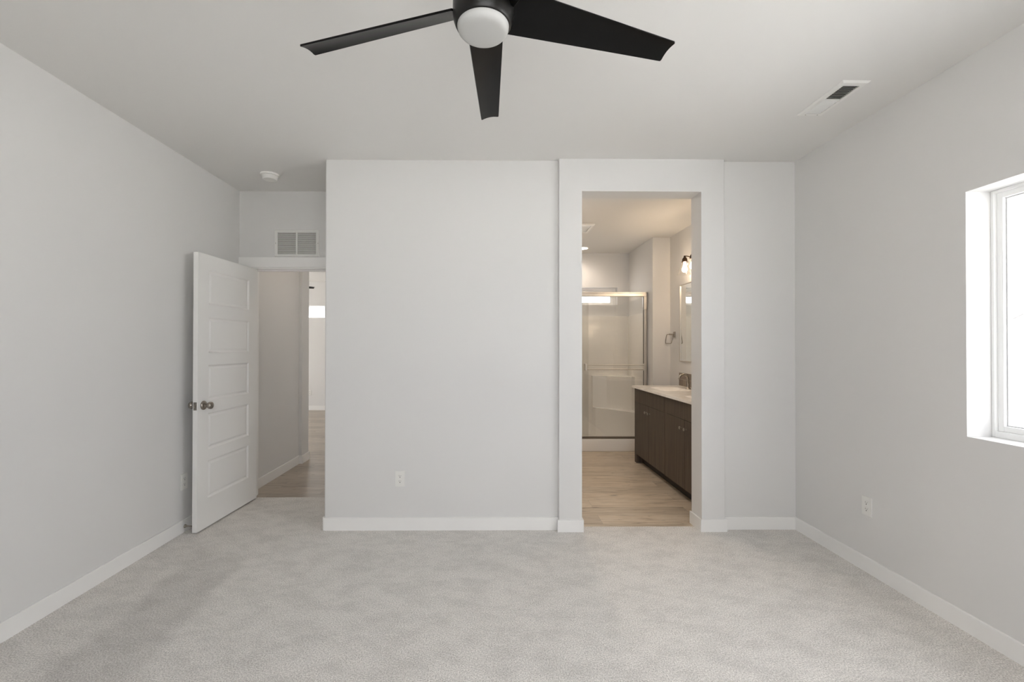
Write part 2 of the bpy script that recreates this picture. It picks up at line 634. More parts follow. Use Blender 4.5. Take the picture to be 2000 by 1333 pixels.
mb = MB()
mb.box(XL - 0.12, -2.143, YA, YA2, -0.05, TOP)
mb.box(-1.347, XC + 0.11, YA, YA2, -0.05, TOP)
mb.box(-2.143, -1.347, YA, YA2, 2.063, TOP)
struct('wall_entry', mb, WALL, 'set-back wall above and around the bedroom door', 'wall')
struct('wall_closet', MB().box(XC, XC + 0.11, YB2, YA, -0.05, TOP), WALL)

mb = MB()                                        # right wall with the window opening
T0, T1 = XR, 2.50
mb.box(T0, T1, YR, WY0, -0.3, TOP)
mb.box(T0, T1, WY1, YB2, -0.3, TOP)
mb.box(T0, T1, WY0, WY1, -0.3, WZ0)
mb.box(T0, T1, WY0, WY1, WZ1, TOP)
struct('wall_right', mb, WALL, 'pale grey wall along the right side with the window', 'wall')

RX0, RX1, RZ0, RZ1 = -0.75, 1.5, 0.90, 2.25       # unseen window added behind the camera, sized for the room's daylight
mb = MB()
mb.box(XL - 0.12, RX0, YR - 0.2, YR, -0.3, TOP)
mb.box(RX1, T1, YR - 0.2, YR, -0.3, TOP)
mb.box(RX0, RX1, YR - 0.2, YR, -0.3, RZ0)
mb.box(RX0, RX1, YR - 0.2, YR, RZ1, TOP)
struct('wall_rear', mb, WALL)

# bathroom shell
struct('wall_bathroom_right', MB().box(XR, T1, YB2, 6.72, -0.3, TOP), WALL, 'bathroom wall behind the vanity', 'wall')
struct('wall_bathroom_left', MB().box(0.38, 0.5, YB2, 6.72, -0.3, TOP), WALL)
SX0, SX1, SZ0, SZ1 = 0.66, 1.887, 1.975, 2.234
mb = MB()
mb.box(0.5, SX0, 6.545, 6.72, -0.3, TOP)
mb.box(SX1, XR, 6.545, 6.72, -0.3, TOP)
mb.box(SX0, SX1, 6.545, 6.72, -0.3, SZ0)
mb.box(SX0, SX1, 6.545, 6.72, SZ1, TOP)
struct('wall_bathroom_back', mb, WALL, 'wall above the shower with a high narrow window', 'wall')
struct('wall_shower_side', MB().box(2.056, XR, 5.582, 6.545, -0.006, TOP), WALL, 'short bathroom wall between vanity and shower', 'wall')

# hallway and living room shell
struct('wall_hallway', MB().box(XL - 0.12, -2.222, YA2, 5.172, -0.05, TOP).box(XL - 0.12, -2.187, 5.172, 5.362, -0.05, TOP), WALL,
       'hallway wall seen through the open door', 'wall')
struct('wall_hallway_side', MB().box(-1.1, -0.98, YA2, 9.48, -0.3, TOP), WALL)
struct('wall_living_near', MB().box(-7.0, XL - 0.12, 5.24, 5.362, -0.05, TOP), WALL)
MX0, MX1, MZ0, MZ1 = 5.9, 9.2, 0.10, 2.15             # large unseen window, added to brighten the living room and hallway
mb = MB()
mb.box(-7.12, -7.0, 5.24, MX0, -0.3, TOP)
mb.box(-7.12, -7.0, MX1, 9.68, -0.3, TOP)
mb.box(-7.12, -7.0, MX0, MX1, -0.3, MZ0)
mb.box(-7.12, -7.0, MX0, MX1, MZ1, TOP)
struct('wall_living_left', mb, WALL)
LX0, LX1, LZ0, LZ1 = -4.27, -3.530, 1.957, 2.216      # transom
mb = MB()
mb.box(-7.0, LX0, 9.48, 9.64, -0.3, TOP)
mb.box(LX0, LX1, 9.48, 9.64, -0.3, LZ0)
mb.box(LX0, LX1, 9.48, 9.64, LZ1, TOP)
mb.box(LX1, -0.98, 9.48, 9.64, -0.3, TOP)
struct('wall_living_far', mb, WALL, 'far living room wall beyond the hallway', 'wall')


# ------------------------------------------------------------------ windows
def window(name, axis, a0, a1, z0, z1, d0, sgn, fw, sw, label, blo=None):
    """frame, sash and pane; d0 = face of the frame towards the room, sgn = way out of the house"""
    def bx(m, p0, p1, q0, q1, e0, e1, bev=0.002):
        e0, e1 = min(e0, e1), max(e0, e1)
        if axis == 'x':
            m.box(e0, e1, p0, p1, q0, q1, bev)
        else:
            m.box(p0, p1, e0, e1, q0, q1, bev)
        return m

    def ring(m, p0, p1, q0, q1, w, e0, e1, wb=None):
        wb = w if wb is None else wb
        bx(m, p0, p0 + w, q0, q1, e0, e1)
        bx(m, p1 - w, p1, q0, q1, e0, e1)
        bx(m, p0 + w, p1 - w, q0, q0 + wb, e0, e1)
        bx(m, p0 + w, p1 - w, q1 - w, q1, e0, e1)
        return m
    root = empty(name, ((d0 if axis == 'x' else a0), (a0 if axis == 'x' else d0), z0))
    tag(root, label, 'window', None, 'structure')
    inv = Matrix.Translation(-Vector(root.location))
    fr = ring(MB(), a0, a1, z0, z1, fw, d0, d0 + sgn * 0.075, blo).build('window_frame', VINYL, root)
    b2 = fw if blo is None else blo
    sa = ring(MB(), a0 + fw, a1 - fw, z0 + b2, z1 - fw, sw, d0 + sgn * 0.014, d0 + sgn * 0.055).build('sash', VINYL, root)
    g = ring(MB(), a0 + fw + sw, a1 - fw - sw, z0 + b2 + sw, z1 - fw - sw, 0.005, d0 + sgn * 0.028, d0 + sgn * 0.046).build('gasket', SPACER, sa)
    p = bx(MB(), a0 + fw + sw, a1 - fw - sw, z0 + b2 + sw, z1 - fw - sw, d0 + sgn * 0.035, d0 + sgn * 0.039, 0).build('window_glass', PANE, root)
    for o in (fr, sa, p):
        o.matrix_parent_inverse = inv
    return root


window('window_1', 'x', WY0, WY1, WZ0, WZ1, 2.397, 1, 0.014, 0.026, 'white framed bedroom window in the right wall', 0.030)
window('added_rear_window', 'y', RX0, RX1, RZ0, RZ1, YR - 0.11, -1, 0.03, 0.04, None)  # unseen, added to let daylight in from behind
window('window_3', 'y', SX0, SX1, SZ0, SZ1, 6.640, 1, 0.038, 0.034, 'narrow high window above the shower', 0.006)
window('window_4', 'y', LX0, LX1, LZ0, LZ1, 9.560, 1, 0.006, 0.012, 'narrow high living room window seen through the doorway')
window('added_living_window', 'x', MX0, MX1, MZ0, MZ1, -7.040, -1, 0.03, 0.04, None)  # unseen, added for light in the far room


# ------------------------------------------------------------------ baseboards
def skirt(mb, x0, x1, y0, y1, h=0.0905):
    mb.box(x0, x1, y0, y1, -0.02, h, 0.0025, 2)
    return mb


t = 0.012
struct('baseboard_left', skirt(MB(), XL, XL + t, YR, YA, 0.091), TRIM, 'white baseboard along the left wall', 'baseboard')
struct('baseboard_right', skirt(MB(), XR - t, XR, YR, YB - t, 0.091), TRIM, 'white baseboard along the right wall', 'baseboard')
mb = MB()
b = 0.011
o1 = [(0.506, YB - t), (0.506, YB), (XC + b, YB)]
mb.prism(arc(XC - t + 0.018, YB - t + 0.018, 0.018, PI, 1.5 * PI) + [(0.5055, YB - t), (0.5055, YB + 0.02), (XC - t, YB + 0.02)], -0.02, 0.0925)
skirt(mb, XC - t, XC, YB + 0.02, YA)
struct('baseboard_back', mb, TRIM, 'white baseboard under the plain wall left of the bathroom opening', 'baseboard')
mb = MB()
skirt(mb, 0.506 - t, OX0 + t, YP - t, YP, 0.0885)
skirt(mb, OX0, OX0 + t, YP, YB2 + t, 0.0885)
struct('baseboard_opening_left', mb, TRIM, 'white baseboard wrapped round the left leg of the bathroom opening', 'baseboard')
mb = MB()
skirt(mb, OX1 - t, 1.730 + t, YP - t, YP, 0.0885)
skirt(mb, OX1 - t, OX1, YP, YB2 + t, 0.0885)
struct('baseboard_opening_right', mb, TRIM, 'white baseboard wrapped round the right leg of the bathroom opening', 'baseboard')
struct('baseboard_corner', skirt(MB(), 1.730, XR, YB - t, YB, 0.0925), TRIM, 'short white baseboard between bathroom opening and right wall', 'baseboard')
mb = MB()
skirt(mb, -2.222, -2.222 + t, YA2 + 0.02, 5.172 - t, 0.087)
skirt(mb, -2.222, -2.187 + t, 5.172 - t, 5.172, 0.087)
skirt(mb, -2.187, -2.187 + t, 5.172, 5.362 + t, 0.087)
struct('baseboard_hallway', mb, TRIM, 'white baseboard along the hallway wall', 'baseboard')
struct('baseboard_living', skirt(MB(), -6.9, -1.1, 9.48 - t, 9.48, 0.087), TRIM, 'white baseboard of the far living room wall', 'baseboard')
struct('baseboard_bathroom', skirt(MB(), 0.5, 0.5 + t, YB2 + 0.02, 5.72, 0.087), TRIM)

# ------------------------------------------------------------------ door casing and jamb
mb = MB()
mb.box(XL + 0.002, -1.27, YA - 0.016, YA, 2.060, 2.149, 0.0015)
mb.box(XL + 0.002, -2.137, YA - 0.016, YA, 0.0, 2.060, 0.0015)
mb.box(-1.353, -1.27, YA - 0.016, YA, 0.0, 2.060, 0.0015)
struct('trim_1', mb, TRIM, 'flat white casing board over the bedroom door', 'door casing')
mb = MB()
mb.box(-2.143, -2.127, YA - 0.002, YA2 + 0.004, -0.006, 2.047)
mb.box(-1.363, -1.347, YA - 0.002, YA2 + 0.004, -0.006, 2.047)
mb.box(-2.143, -1.347, YA - 0.002, YA2 + 0.004, 2.047, 2.063)
mb.box(-2.127, -2.115, 4.012, 4.046, -0.006, 2.035)
mb.box(-1.375, -1.363, 4.012, 4.046, -0.006, 2.035)
mb.box(-2.127, -1.363, 4.012, 4.046, 2.035, 2.047)
struct('trim_2', mb, TRIM, 'white jamb lining the bedroom doorway', 'door jamb')


# ------------------------------------------------------------------ the open five-panel door
def door_leaf(W=0.745, Hh=2.027, T=0.035):
    bm = bmesh.new()
    xs = [0, 0.122, 0.632, W]
    pz = [(0.212, 0.492), (0.574, 0.847), (0.937, 1.204), (1.294, 1.561), (1.654, 1.915)]
    zs = [0.0]
    for a, c in pz:
        zs += [a, c]
    zs.append(Hh)

    def face(y, sg):
        def q(p):
            vs_ = [bm.verts.new((a, y + sg * d, c)) for a, d, c in p]
            bm.faces.new(vs_ if sg < 0 else vs_[::-1])
        for i in range(3):
            for j in range(len(zs) - 1):
                x0, x1, z0, z1 = xs[i], xs[i + 1], zs[j], zs[j + 1]
                if i == 1 and j % 2 == 1:
                    steps = [(0.0, 0.0), (0.003, -0.002), (0.011, -0.0095), (0.016, -0.0105), (0.019, -0.0100), (0.032, -0.0050)]
                    for (e0, d0), (e1, d1) in zip(steps, steps[1:]):
                        a = [(x0 + e0, z0 + e0), (x1 - e0, z0 + e0), (x1 - e0, z1 - e0), (x0 + e0, z1 - e0)]
                        c = [(x0 + e1, z0 + e1), (x1 - e1, z0 + e1), (x1 - e1, z1 - e1), (x0 + e1, z1 - e1)]
                        for m in range(4):
                            n = (m + 1) % 4
                            q([(a[m][0], d0, a[m][1]), (a[n][0], d0, a[n][1]), (c[n][0], d1, c[n][1]), (c[m][0], d1, c[m][1])])
                    e, d = steps[-1]
                    q([(x0 + e, d, z0 + e), (x1 - e, d, z0 + e), (x1 - e, d, z1 - e), (x0 + e, d, z1 - e)])
                else:
                    q([(x0, 0, z0), (x1, 0, z0), (x1, 0, z1), (x0, 0, z1)])
    face(0.0, 1)
    face(-T, -1)
    # the four edges, slightly eased
    for pts in ([(0, 0), (W, 0)], [(W, 0), (W, Hh)], [(W, Hh), (0, Hh)], [(0, Hh), (0, 0)]):
        (xa, za), (xb, zb) = pts
        vs_ = [bm.verts.new(p) for p in ((xa, 0, za), (xb, 0, zb), (xb, -T, zb), (xa, -T, za))]
        bm.faces.new(vs_)
    bmesh.ops.remove_doubles(bm, verts=bm.verts, dist=1e-5)
    bmesh.ops.recalc_face_normals(bm, faces=bm.faces)
    m = MB()
    m.bm.free()
    m.bm = bm
    return m


door = door_leaf().build('door_1', DOORP)
door.location = (-2.072, 3.957, 0.012)
door.rotation_euler = (0, 0, math.atan2(-0.9988, -0.0483))
tag(door, 'white five-panel door standing open against the left wall', 'door', None, 'structure')
KZ, KS = 0.910, 0.684
for sg, y in ((1, 0.0), (-1, -0.035)):
    kb = MB().lathe([(0.0, 0.0), (0.033, 0.0), (0.0335, 0.004), (0.031, 0.009), (0.022, 0.012), (0.013, 0.015), (0.0115, 0.03), (0.014, 0.035),
                     (0.022, 0.040), (0.0265, 0.048), (0.027, 0.056), (0.0245, 0.063), (0.017, 0.068), (0.0, 0.070)],
                    (KS, y, KZ), (0, sg, 0), 40).build('door_knob', NICK, door, 50)
    tag(kb, 'satin nickel round door knob')
lp = MB().box(0.7445, 0.7462, -0.0295, -0.0055, KZ - 0.029, KZ + 0.029, 0.0004).build('latch_plate', PLATE, door)
MB().prism([(-0.0245, KZ - 0.009), (-0.0105, KZ - 0.009), (-0.0105, KZ + 0.009), (-0.0245, KZ + 0.009)], 0.746, 0.752, 'x').build('latch_bolt', NICK, lp)
for hz in (0.22, 1.02, 1.82):
    MB().cyl((-0.006, -0.040, hz - 0.045), (-0.006, -0.040, hz + 0.045), 0.006).build('hinge', NICK, door, 40)

stop = MB().lathe([(0.0, 0.0), (0.0125, 0.0), (0.0125, 0.003), (0.010, 0.008), (0.0062, 0.016), (0.0045, 0.028), (0.0042, 0.055)], (0, 0, 0), (1, 0, 0), 24)
stop = stop.build('door_stop', NICK, None, 50, (XL + t, 3.262, 0.042))
tag(stop, 'small dark metal door stop on the baseboard behind the open door', 'door stop')
MB().lathe([(0.0, 0.0), (0.0075, 0.0), (0.009, 0.006), (0.008, 0.013), (0.0, 0.014)], (0.054, 0, 0), (1, 0, 0), 20).build('bumper', RUBB, stop, 50)


# ------------------------------------------------------------------ ceiling fan
def blade_mesh():
    al, alr = -0.2237, -0.4757
    def c(r, v, A, h):
        return Vector((r, v * math.cos(A), v * math.sin(A) + h))
    A1, A2 = c(0.6496, 0.2031, al, 0), c(0.6704, 0.1248, al, 0)
    B1, B2 = c(0.10, 0.0894, alr, -0.0243), c(0.10, -0.0453, alr, -0.0243)
    NS, NTT = 28, 16
    bm = bmesh.new()
    wt = (A1 - A2).length
    top, bot = [], []

    def P(s, tt):
        a = B1.lerp(B2, tt)
        e = A1.lerp(A2, tt)
        return a.lerp(e, s)
    for i in range(NS + 1):
        rt, rb = [], []
        for j in range(NTT + 1):
            tt = 0.5 - 0.5 * math.cos(PI * j / NTT)
            d = min(tt, 1 - tt) * wt
            rc = 0.0075
            back = 0.0
            if d < rc:
                back = rc - math.sqrt(max(0.0, rc * rc - (rc - d) ** 2))
            back += 0.0030 * 4 * tt * (1 - tt)
            smax = 1.0 - back / 0.56
            s = -0.055 + (smax + 0.055) * i / NS
            p = P(s, tt)
            n = (P(s + 0.01, tt) - P(s, tt)).cross(P(s, tt + 0.01) - P(s, tt)).normalized()
            if n.z < 0:
                n = -n
            camber = 0.0055 * 4 * tt * (1 - tt) * min(1.0, max(0.0, s * 3))
            th = 0.0032 * (1.0 if 0 < j < NTT else 0.55)
            rt.append(bm.verts.new(p + n * (camber + th)))
            rb.append(bm.verts.new(p + n * (camber - th)))
        top.append(rt)
        bot.append(rb)
    for i in range(NS):
        for j in range(NTT):
            bm.faces.new((top[i][j], top[i + 1][j], top[i + 1][j + 1], top[i][j + 1]))
            bm.faces.new((bot[i][j], bot[i][j + 1], bot[i + 1][j + 1], bot[i + 1][j]))
    for i in range(NS):
        bm.faces.new((top[i][0], bot[i][0], bot[i + 1][0], top[i + 1][0]))
        bm.faces.new((top[i][NTT], top[i + 1][NTT], bot[i + 1][NTT], bot[i][NTT]))
    for j in range(NTT):
        bm.faces.new((top[0][j], top[0][j + 1], bot[0][j + 1], bot[0][j]))
        bm.faces.new((top[NS][j], bot[NS][j], bot[NS][j + 1], top[NS][j + 1]))
    bmesh.ops.recalc_face_normals(bm, faces=bm.faces)
    m = MB()
    m.bm.free()
    m.bm = bm
    return m


fan = empty('ceiling_fan', (-0.0215, 1.3676, 2.4509), (0.0037, 0.0158, 0))
tag(fan, 'black ceiling fan with frosted light hanging over the bedroom', 'ceiling fan')
MB().lathe([(0.0, -0.101), (0.0825, -0.101), (0.0845, -0.099), (0.0885, -0.091), (0.0925, -0.079), (0.0945, -0.066), (0.0950, -0.052), (0.0950, 0.012),
            (0.0925, 0.022), (0.085, 0.030), (0.060, 0.040), (0.030, 0.046), (0.0, 0.047)], n=72).build('motor_housing', FANBLK, fan, 50)
MB().lathe([(0.0, -0.1235), (0.055, -0.1232), (0.0655, -0.1218), (0.0725, -0.1185), (0.0772, -0.1130), (0.0797, -0.1060), (0.0802, -0.100), (0.078, -0.090)], n=72).build('light_lens', LENS, fan, 60)
MB().cyl((0, 0, 0.04), (0, 0, 0.25), 0.0125).build('downrod', FANBLK, fan, 40)
MB().lathe([(0.0, 0.225), (0.02, 0.225), (0.05, 0.240), (0.066, 0.265), (0.068, 0.2905)], n=48).build('canopy', FANBLK, fan, 50)
bl0 = blade_mesh().build('blade', BLADEM, fan, 40)
for kk in range(5):
    bl = bl0 if kk == 0 else bl0.copy()
    if kk:
        COL.objects.link(bl)
    bl.rotation_euler = (0, 0, PI / 2 - 0.2663 + kk * 2 * PI / 5)

fan2 = copy_tree(fan)
fan2.location = (-3.745, 7.66, 2.4509)
fan2.rotation_euler = (0, 0, PI * 0.5 + 0.0)
fan['group'] = fan2['group'] = 'ceiling fans'
fan2['label'] = 'black ceiling fan far away in the living room, one blade tip showing'

# ------------------------------------------------------------------ ceiling register
VX0, VX1, VY0, VY1 = 1.8285, 1.9765, 2.272, 2.620
reg = empty('ceiling_register', ((VX0 + VX1) / 2, (VY0 + VY1) / 2, H))
tag(reg, 'white ceiling air register with dark open louvers near the right wall', 'air vent')
mb = MB()
hx, hy = (VX1 - VX0) / 2, (VY1 - VY0) / 2
ix, iy = hx - 0.030, hy - 0.036
zf0, zf1 = -0.0095, 0.0


def frame_ring(mb, hx, hy, ix, iy, z0, z1, slope):
    """picture-frame ring in XY with a sloped outer edge, z0 the lower face"""
    def rect(a, c, z):
        return [mb.bm.verts.new(p) for p in ((-a, -c, z), (a, -c, z), (a, c, z), (-a, c, z))]
    r = [rect(hx, hy, z1), rect(hx, hy, z1 - 0.002), rect(hx - slope, hy - slope, z0), rect(ix, iy, z0), rect(ix, iy, z1)]
    fs = []
    for a, c in zip(r, r[1:]):
        for i in range(4):
            j = (i + 1) % 4
            fs.append(mb.bm.faces.new((a[i], a[j], c[j], c[i])))
    for i in range(4):
        j = (i + 1) % 4
        fs.append(mb.bm.faces.new((r[-1][i], r[-1][j], r[0][j], r[0][i])))
    bmesh.ops.recalc_face_normals(mb.bm, faces=fs)
    return mb


frame_ring(mb, hx, hy, ix, iy, zf0, zf1, 0.010)
mb.box(-ix, ix, -0.003, 0.003, zf0 + 0.001, zf1)
mb.build('frame', WMET, reg)
for nm, s0, s1, tilt in (('louvers_open', -iy, -0.003, 1), ('louvers_turned', 0.003, iy, -1)):
    mb = MB()
    n = 11
    for i in range(n):
        yc = s0 + (s1 - s0) * (i + 0.5) / n
        dy = 0.0040
        z0, z1 = -0.0085, -0.0015
        y0, y1 = (yc - dy, yc + dy) if tilt > 0 else (yc + dy * 0.55, yc - dy * 0.55)
        # slanted thin slat running across the register
        mb.prism([(y0 - 0.0005, z0), (y0 + 0.0005, z0), (y1 + 0.0005, z1), (y1 - 0.0005, z1)], -ix, ix, 'x')
    o = mb.build(nm, WMET, reg)
MB().box(-ix, ix, -iy, iy, -0.0012, -0.0002).build('duct_shade_plate', DARK, reg)  # black plate on the solid ceiling, coloured for the shade inside a duct
for sx in (-0.035, 0.035):
    MB().lathe([(0.0, -0.0102), (0.003, -0.0102), (0.0035, -0.0094)], (sx, hy - 0.020, 0), n=14).build('screw', PLATE, reg)

# ------------------------------------------------------------------ return air grille over the door
GX0, GX1, GZ0, GZ1 = -1.925, -1.527, 2.156, 2.397
gr = empty('return_air_grille', ((GX0 + GX1) / 2, YA, (GZ0 + GZ1) / 2), (PI / 2, 0, 0))   # local z = out of the wall (-Y)
tag(gr, 'white return air grille on the wall above the bedroom door', 'air vent')
hx, hy = (GX1 - GX0) / 2, (GZ1 - GZ0) / 2
ix, iy = 0.1705, 0.0985
mb = MB()


def frame_out(mb, hx, hy, ix, iy, z1, slope):
    def rect(a, c, z):
        return [mb.bm.verts.new(p) for p in ((-a, -c, z), (a, -c, z), (a, c, z), (-a, c, z))]
    r = [rect(hx, hy, 0), rect(hx, hy, 0.002), rect(hx - slope, hy - slope, z1), rect(ix, iy, z1), rect(ix, iy, 0)]
    fs = []
    for a, c in list(zip(r, r[1:])) + [(r[-1], r[0])]:
        for i in range(4):
            j = (i + 1) % 4
            fs.append(mb.bm.faces.new((a[i], a[j], c[j], c[i])))
    bmesh.ops.recalc_face_normals(mb.bm, faces=fs)
    return mb


frame_out(mb, hx, hy, ix, iy, 0.008, 0.004)
mb.box(-0.0085, 0.0065, -iy, iy, 0.001, 0.0075)
mb.build('frame', WMET, gr)
mb = MB()
for i in range(16):
    yc = -iy + (i + 0.5) * 2 * iy / 16
    # each slat slopes down towards the room
    mb.prism([(yc + 0.0052, 0.0005), (yc + 0.0060, 0.0011), (yc - 0.0036, 0.0072), (yc - 0.0043, 0.0066)], -ix, ix, 'x')
mb.build('slats', WMET, gr)
MB().box(-ix, ix, -iy, iy, 0.0, 0.0004).build('duct_shade_plate', DUCT, gr)  # grey plate on the wall; its colour stands in for shade between slats
for sx in (-0.188, 0.188):
    MB().lathe([(0.0035, 0.0075), (0.003, 0.0086), (0.0, 0.0088)], (sx, 0, 0), n=14).build('screw', PLATE, gr)

# ------------------------------------------------------------------ smoke detector
sd = empty('smoke_detector', (-1.7765, 3.575, H))
tag(sd, 'round white smoke detector on the ceiling by the door', 'smoke detector')
MB().lathe([(0.0, 0.0), (0.0690, 0.0), (0.0700, -0.003), (0.0690, -0.011), (0.0655, -0.013), (0.0, -0.013)], n=48).build('mounting_base', WPLAS, sd, 40)
MB().lathe([(0.056, -0.012), (0.056, -0.016)], n=48).build('sensor_slot', DUCT, sd, 40)
MB().lathe([(0.0, -0.015), (0.060, -0.0155), (0.0600, -0.021), (0.0545, -0.040), (0.049, -0.0455), (0.03, -0.047), (0.0, -0.0473)], n=48).build('sensor_body', WPLAS, sd, 40)


# ------------------------------------------------------------------ wall outlets
def make_outlet():
    root = empty('wall_outlet')
    MB().box(-0.035, 0.035, -0.0055, 0.0, -0.0575, 0.0575, 0.0018, 3).build('cover_plate', WPLAS, root)
    for zc in (0.0195, -0.0195):
        pts = []
        for a0, cx, cz in ((-0.5, 0.009, -0.0105), (0, 0.009, 0.0105), (0.5, -0.009, 0.0105), (1, -0.009, -0.0105)):
            pts += [(cx + 0.0075 * math.cos(PI * (a0 + 0.5 * i / 4)), zc + cz * 0.4 + 0.0098 * math.sin(PI * (a0 + 0.5 * i / 4))) for i in range(5)]
        rc = MB().prism(pts, -0.0068, -0.004, 'y').build('receptacle', WPLAS, root)
        sl = MB()
        sl.box(-0.0075, -0.0053, -0.0071, -0.006, zc - 0.001, zc + 0.008)
        sl.box(0.0053, 0.0075, -0.0071, -0.006, zc - 0.000, zc + 0.007)
        sl.lathe([(0.0034, 0), (0.0034, 0.0011)], (0, -0.0060, zc - 0.0072), (0, -1, 0), 14)
        sl.build('slots', SLOT, rc)
    MB().lathe([(0.003, 0.0), (0.003, 0.0009), (0.0, 0.0012)], (0, -0.0054, 0), (0, -1, 0), 12).build('screw', WMET, root)
    return root


outlet = make_outlet()
outlet.location = (-0.664, YB, 0.3785)
tag(outlet, 'white wall outlet on the plain wall left of the bathroom opening', 'outlet', 'wall outlets')
for loc, rz, lb in (((XR, 2.659, 0.396), -PI / 2, 'white wall outlet low on the right wall below the window side'),
                    ((XL, 3.268, 0.366), PI / 2, 'white wall outlet on the left wall beside the open door'),
                    ((-3.842, 9.48, 0.37), 0, 'tiny white wall outlet on the far living room wall')):
    o = copy_tree(outlet)
    o.location = loc
    o.rotation_euler = (0, 0, rz)
    o['label'] = lb

# ------------------------------------------------------------------ bathroom: vanity
VY_NEAR, VY_FAR = 3.47, 5.247
FX = 1.715
van = empty('vanity_cabinet', (1.99, (VY_NEAR + VY_FAR) / 2, 0.0))
tag(van, 'dark wood bathroom vanity cabinet along the right wall', 'vanity')
VI = Matrix.Translation(-Vector(van.location))


def vpart(mb, name, m, parent=None, smooth=None):
    o = mb.build(name, m, parent or van, smooth)
    if parent is None:
        o.matrix_parent_inverse = VI
    return o


mb = MB()
mb.box(FX + 0.018, XR - 0.003, VY_NEAR, VY_FAR, 0.094, 0.60)
mb.box(FX + 0.018, FX + 0.036, VY_NEAR, VY_FAR, 0.60, 0.870)          # face frame rail behind the fronts
mb.box(FX + 0.036, XR - 0.003, VY_FAR - 0.018, VY_FAR, 0.60, 0.870)   # end panels
mb.box(FX + 0.036, XR - 0.003, VY_NEAR, VY_NEAR + 0.018, 0.60, 0.870)
mb.box(FX + 0.002, FX + 0.018, VY_FAR - 0.018, VY_FAR, 0.094, 0.870)
mb.box(FX + 0.002, FX + 0.018, 4.277, 4.343, 0.094, 0.870)            # stile between the two units
vpart(mb, 'body', WOOD)
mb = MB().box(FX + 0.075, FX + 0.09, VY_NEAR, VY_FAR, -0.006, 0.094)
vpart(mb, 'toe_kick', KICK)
vpart(MB().box(FX + 0.002, XR - 0.003, VY_FAR - 0.065, VY_FAR, -0.006, 0.094), 'end_foot', WOOD)
for y0, y1, ky in ((4.7895, 5.226, 4.834), (4.3445, 4.7865, 4.742), (3.898, 4.2755, 3.940), (3.488, 3.895, 3.853)):
    d = vpart(MB().box(FX, FX + 0.018, y0, y1, 0.097, 0.708, 0.0012), 'cabinet_door', WOOD)
    MB().lathe([(0.0065, 0.0), (0.0055, 0.004), (0.0045, 0.014), (0.0075, 0.018), (0.0145, 0.022), (0.0150, 0.026), (0.0125, 0.029), (0.0, 0.030)],
               (FX, ky, 0.634), (-1, 0, 0), 24).build('knob', NICK, d, 40)
for y0, y1 in ((4.3445, 5.226), (3.488, 4.2755)):
    vpart(MB().box(FX, FX + 0.018, y0, y1, 0.7115, 0.866, 0.0012), 'false_drawer_front', WOOD)

# countertop with two moulded basins
CX0, CX1, CY0, CY1, CZ = 1.692, XR - 0.001, 3.418, 5.268, 0.895


def basin_depth(x, y):
    d = 0.0
    for yc in (4.83, 3.92):
        u = abs(x - 1.965) / 0.165
        v = abs(y - yc) / 0.235
        r = (u ** 6 + v ** 6) ** (1 / 6)
        if r < 1.0:
            s = min(1.0, (1.0 - r) / 0.75)
            d = max(d, 0.10 * (s * s * (3 - 2 * s)) ** 0.8)
        elif r < 1.07:
            d = max(d, 0.0)
    return d


bm = bmesh.new()
NX, NY = 44, 120
grid = [[bm.verts.new((CX0 + (CX1 - CX0) * i / NX, CY0 + (CY1 - CY0) * j / NY, CZ - basin_depth(CX0 + (CX1 - CX0) * i / NX, CY0 + (CY1 - CY0) * j / NY)))
         for j in range(NY + 1)] for i in range(NX + 1)]
for i in range(NX):
    for j in range(NY):
        bm.faces.new((grid[i][j], grid[i + 1][j], grid[i + 1][j + 1], grid[i][j + 1]))
rim = [grid[i][0] for i in range(NX + 1)] + [grid[NX][j] for j in range(1, NY + 1)] + [grid[i][NY] for i in range(NX - 1, -1, -1)] + [grid[0][j] for j in range(NY - 1, 0, -1)]
low = [bm.verts.new((v.co.x, v.co.y, CZ - 0.024)) for v in rim]
for i in range(len(rim)):
    j = (i + 1) % len(rim)
    bm.faces.new((rim[i], rim[j], low[j], low[i]))
bmesh.ops.recalc_face_normals(bm, faces=bm.faces)
mb = MB()
mb.bm.free()
mb.bm = bm
ct = mb.build('countertop', MARBLE, None, 40)
tag(ct, 'off-white vanity countertop with moulded sinks', 'countertop')
for yc in (4.83, 3.92):
    MB().lathe([(0.022, 0.0), (0.022, 0.003), (0.016, 0.004), (0.0, 0.0035)], (1.965, yc, CZ - 0.1005), n=24).build('drain', NICK, ct, 40)

bs = MB().box(XR - 0.012, XR, 3.418, 5.297, CZ - 0.001, 1.046, 0.001)
tag(bs.build('tile_backsplash', TILE), 'low dark taupe tile backsplash behind the faucet', 'backsplash')


def make_faucet():
    root = empty('faucet', (2.165, 4.83, CZ))
    MB().lathe([(0.0, 0.0), (0.027, 0.0), (0.027, 0.006), (0.020, 0.012), (0.017, 0.030), (0.016, 0.060), (0.0, 0.060)], n=28).build('base', NICK, root, 40)
    pts = []
    for i in range(15):
        a = PI * (1.0 - 0.92 * (1 - i / 14.0))
        a = PI * 0.92 * i / 14.0
        pts.append((-0.048 + 0.048 * math.cos(a), 0, 0.105 + 0.052 * math.sin(a)))
    pts = [(0, 0, 0.055), (0, 0, 0.085)] + pts + [(-0.0985, 0, 0.106)]
    MB().tube(pts, [0.0125] * 4 + [0.0115] * (len(pts) - 5) + [0.0125], 16).build('spout', NICK, root, 60)
    MB().tube([(0.004, 0.012, 0.058), (0.010, 0.045, 0.075), (0.016, 0.070, 0.092)], [0.006, 0.005, 0.0055], 12).build('lever', NICK, root, 60)
    return root


fa = make_faucet()
tag(fa, 'curved nickel faucet in front of the tile backsplash', 'faucet')

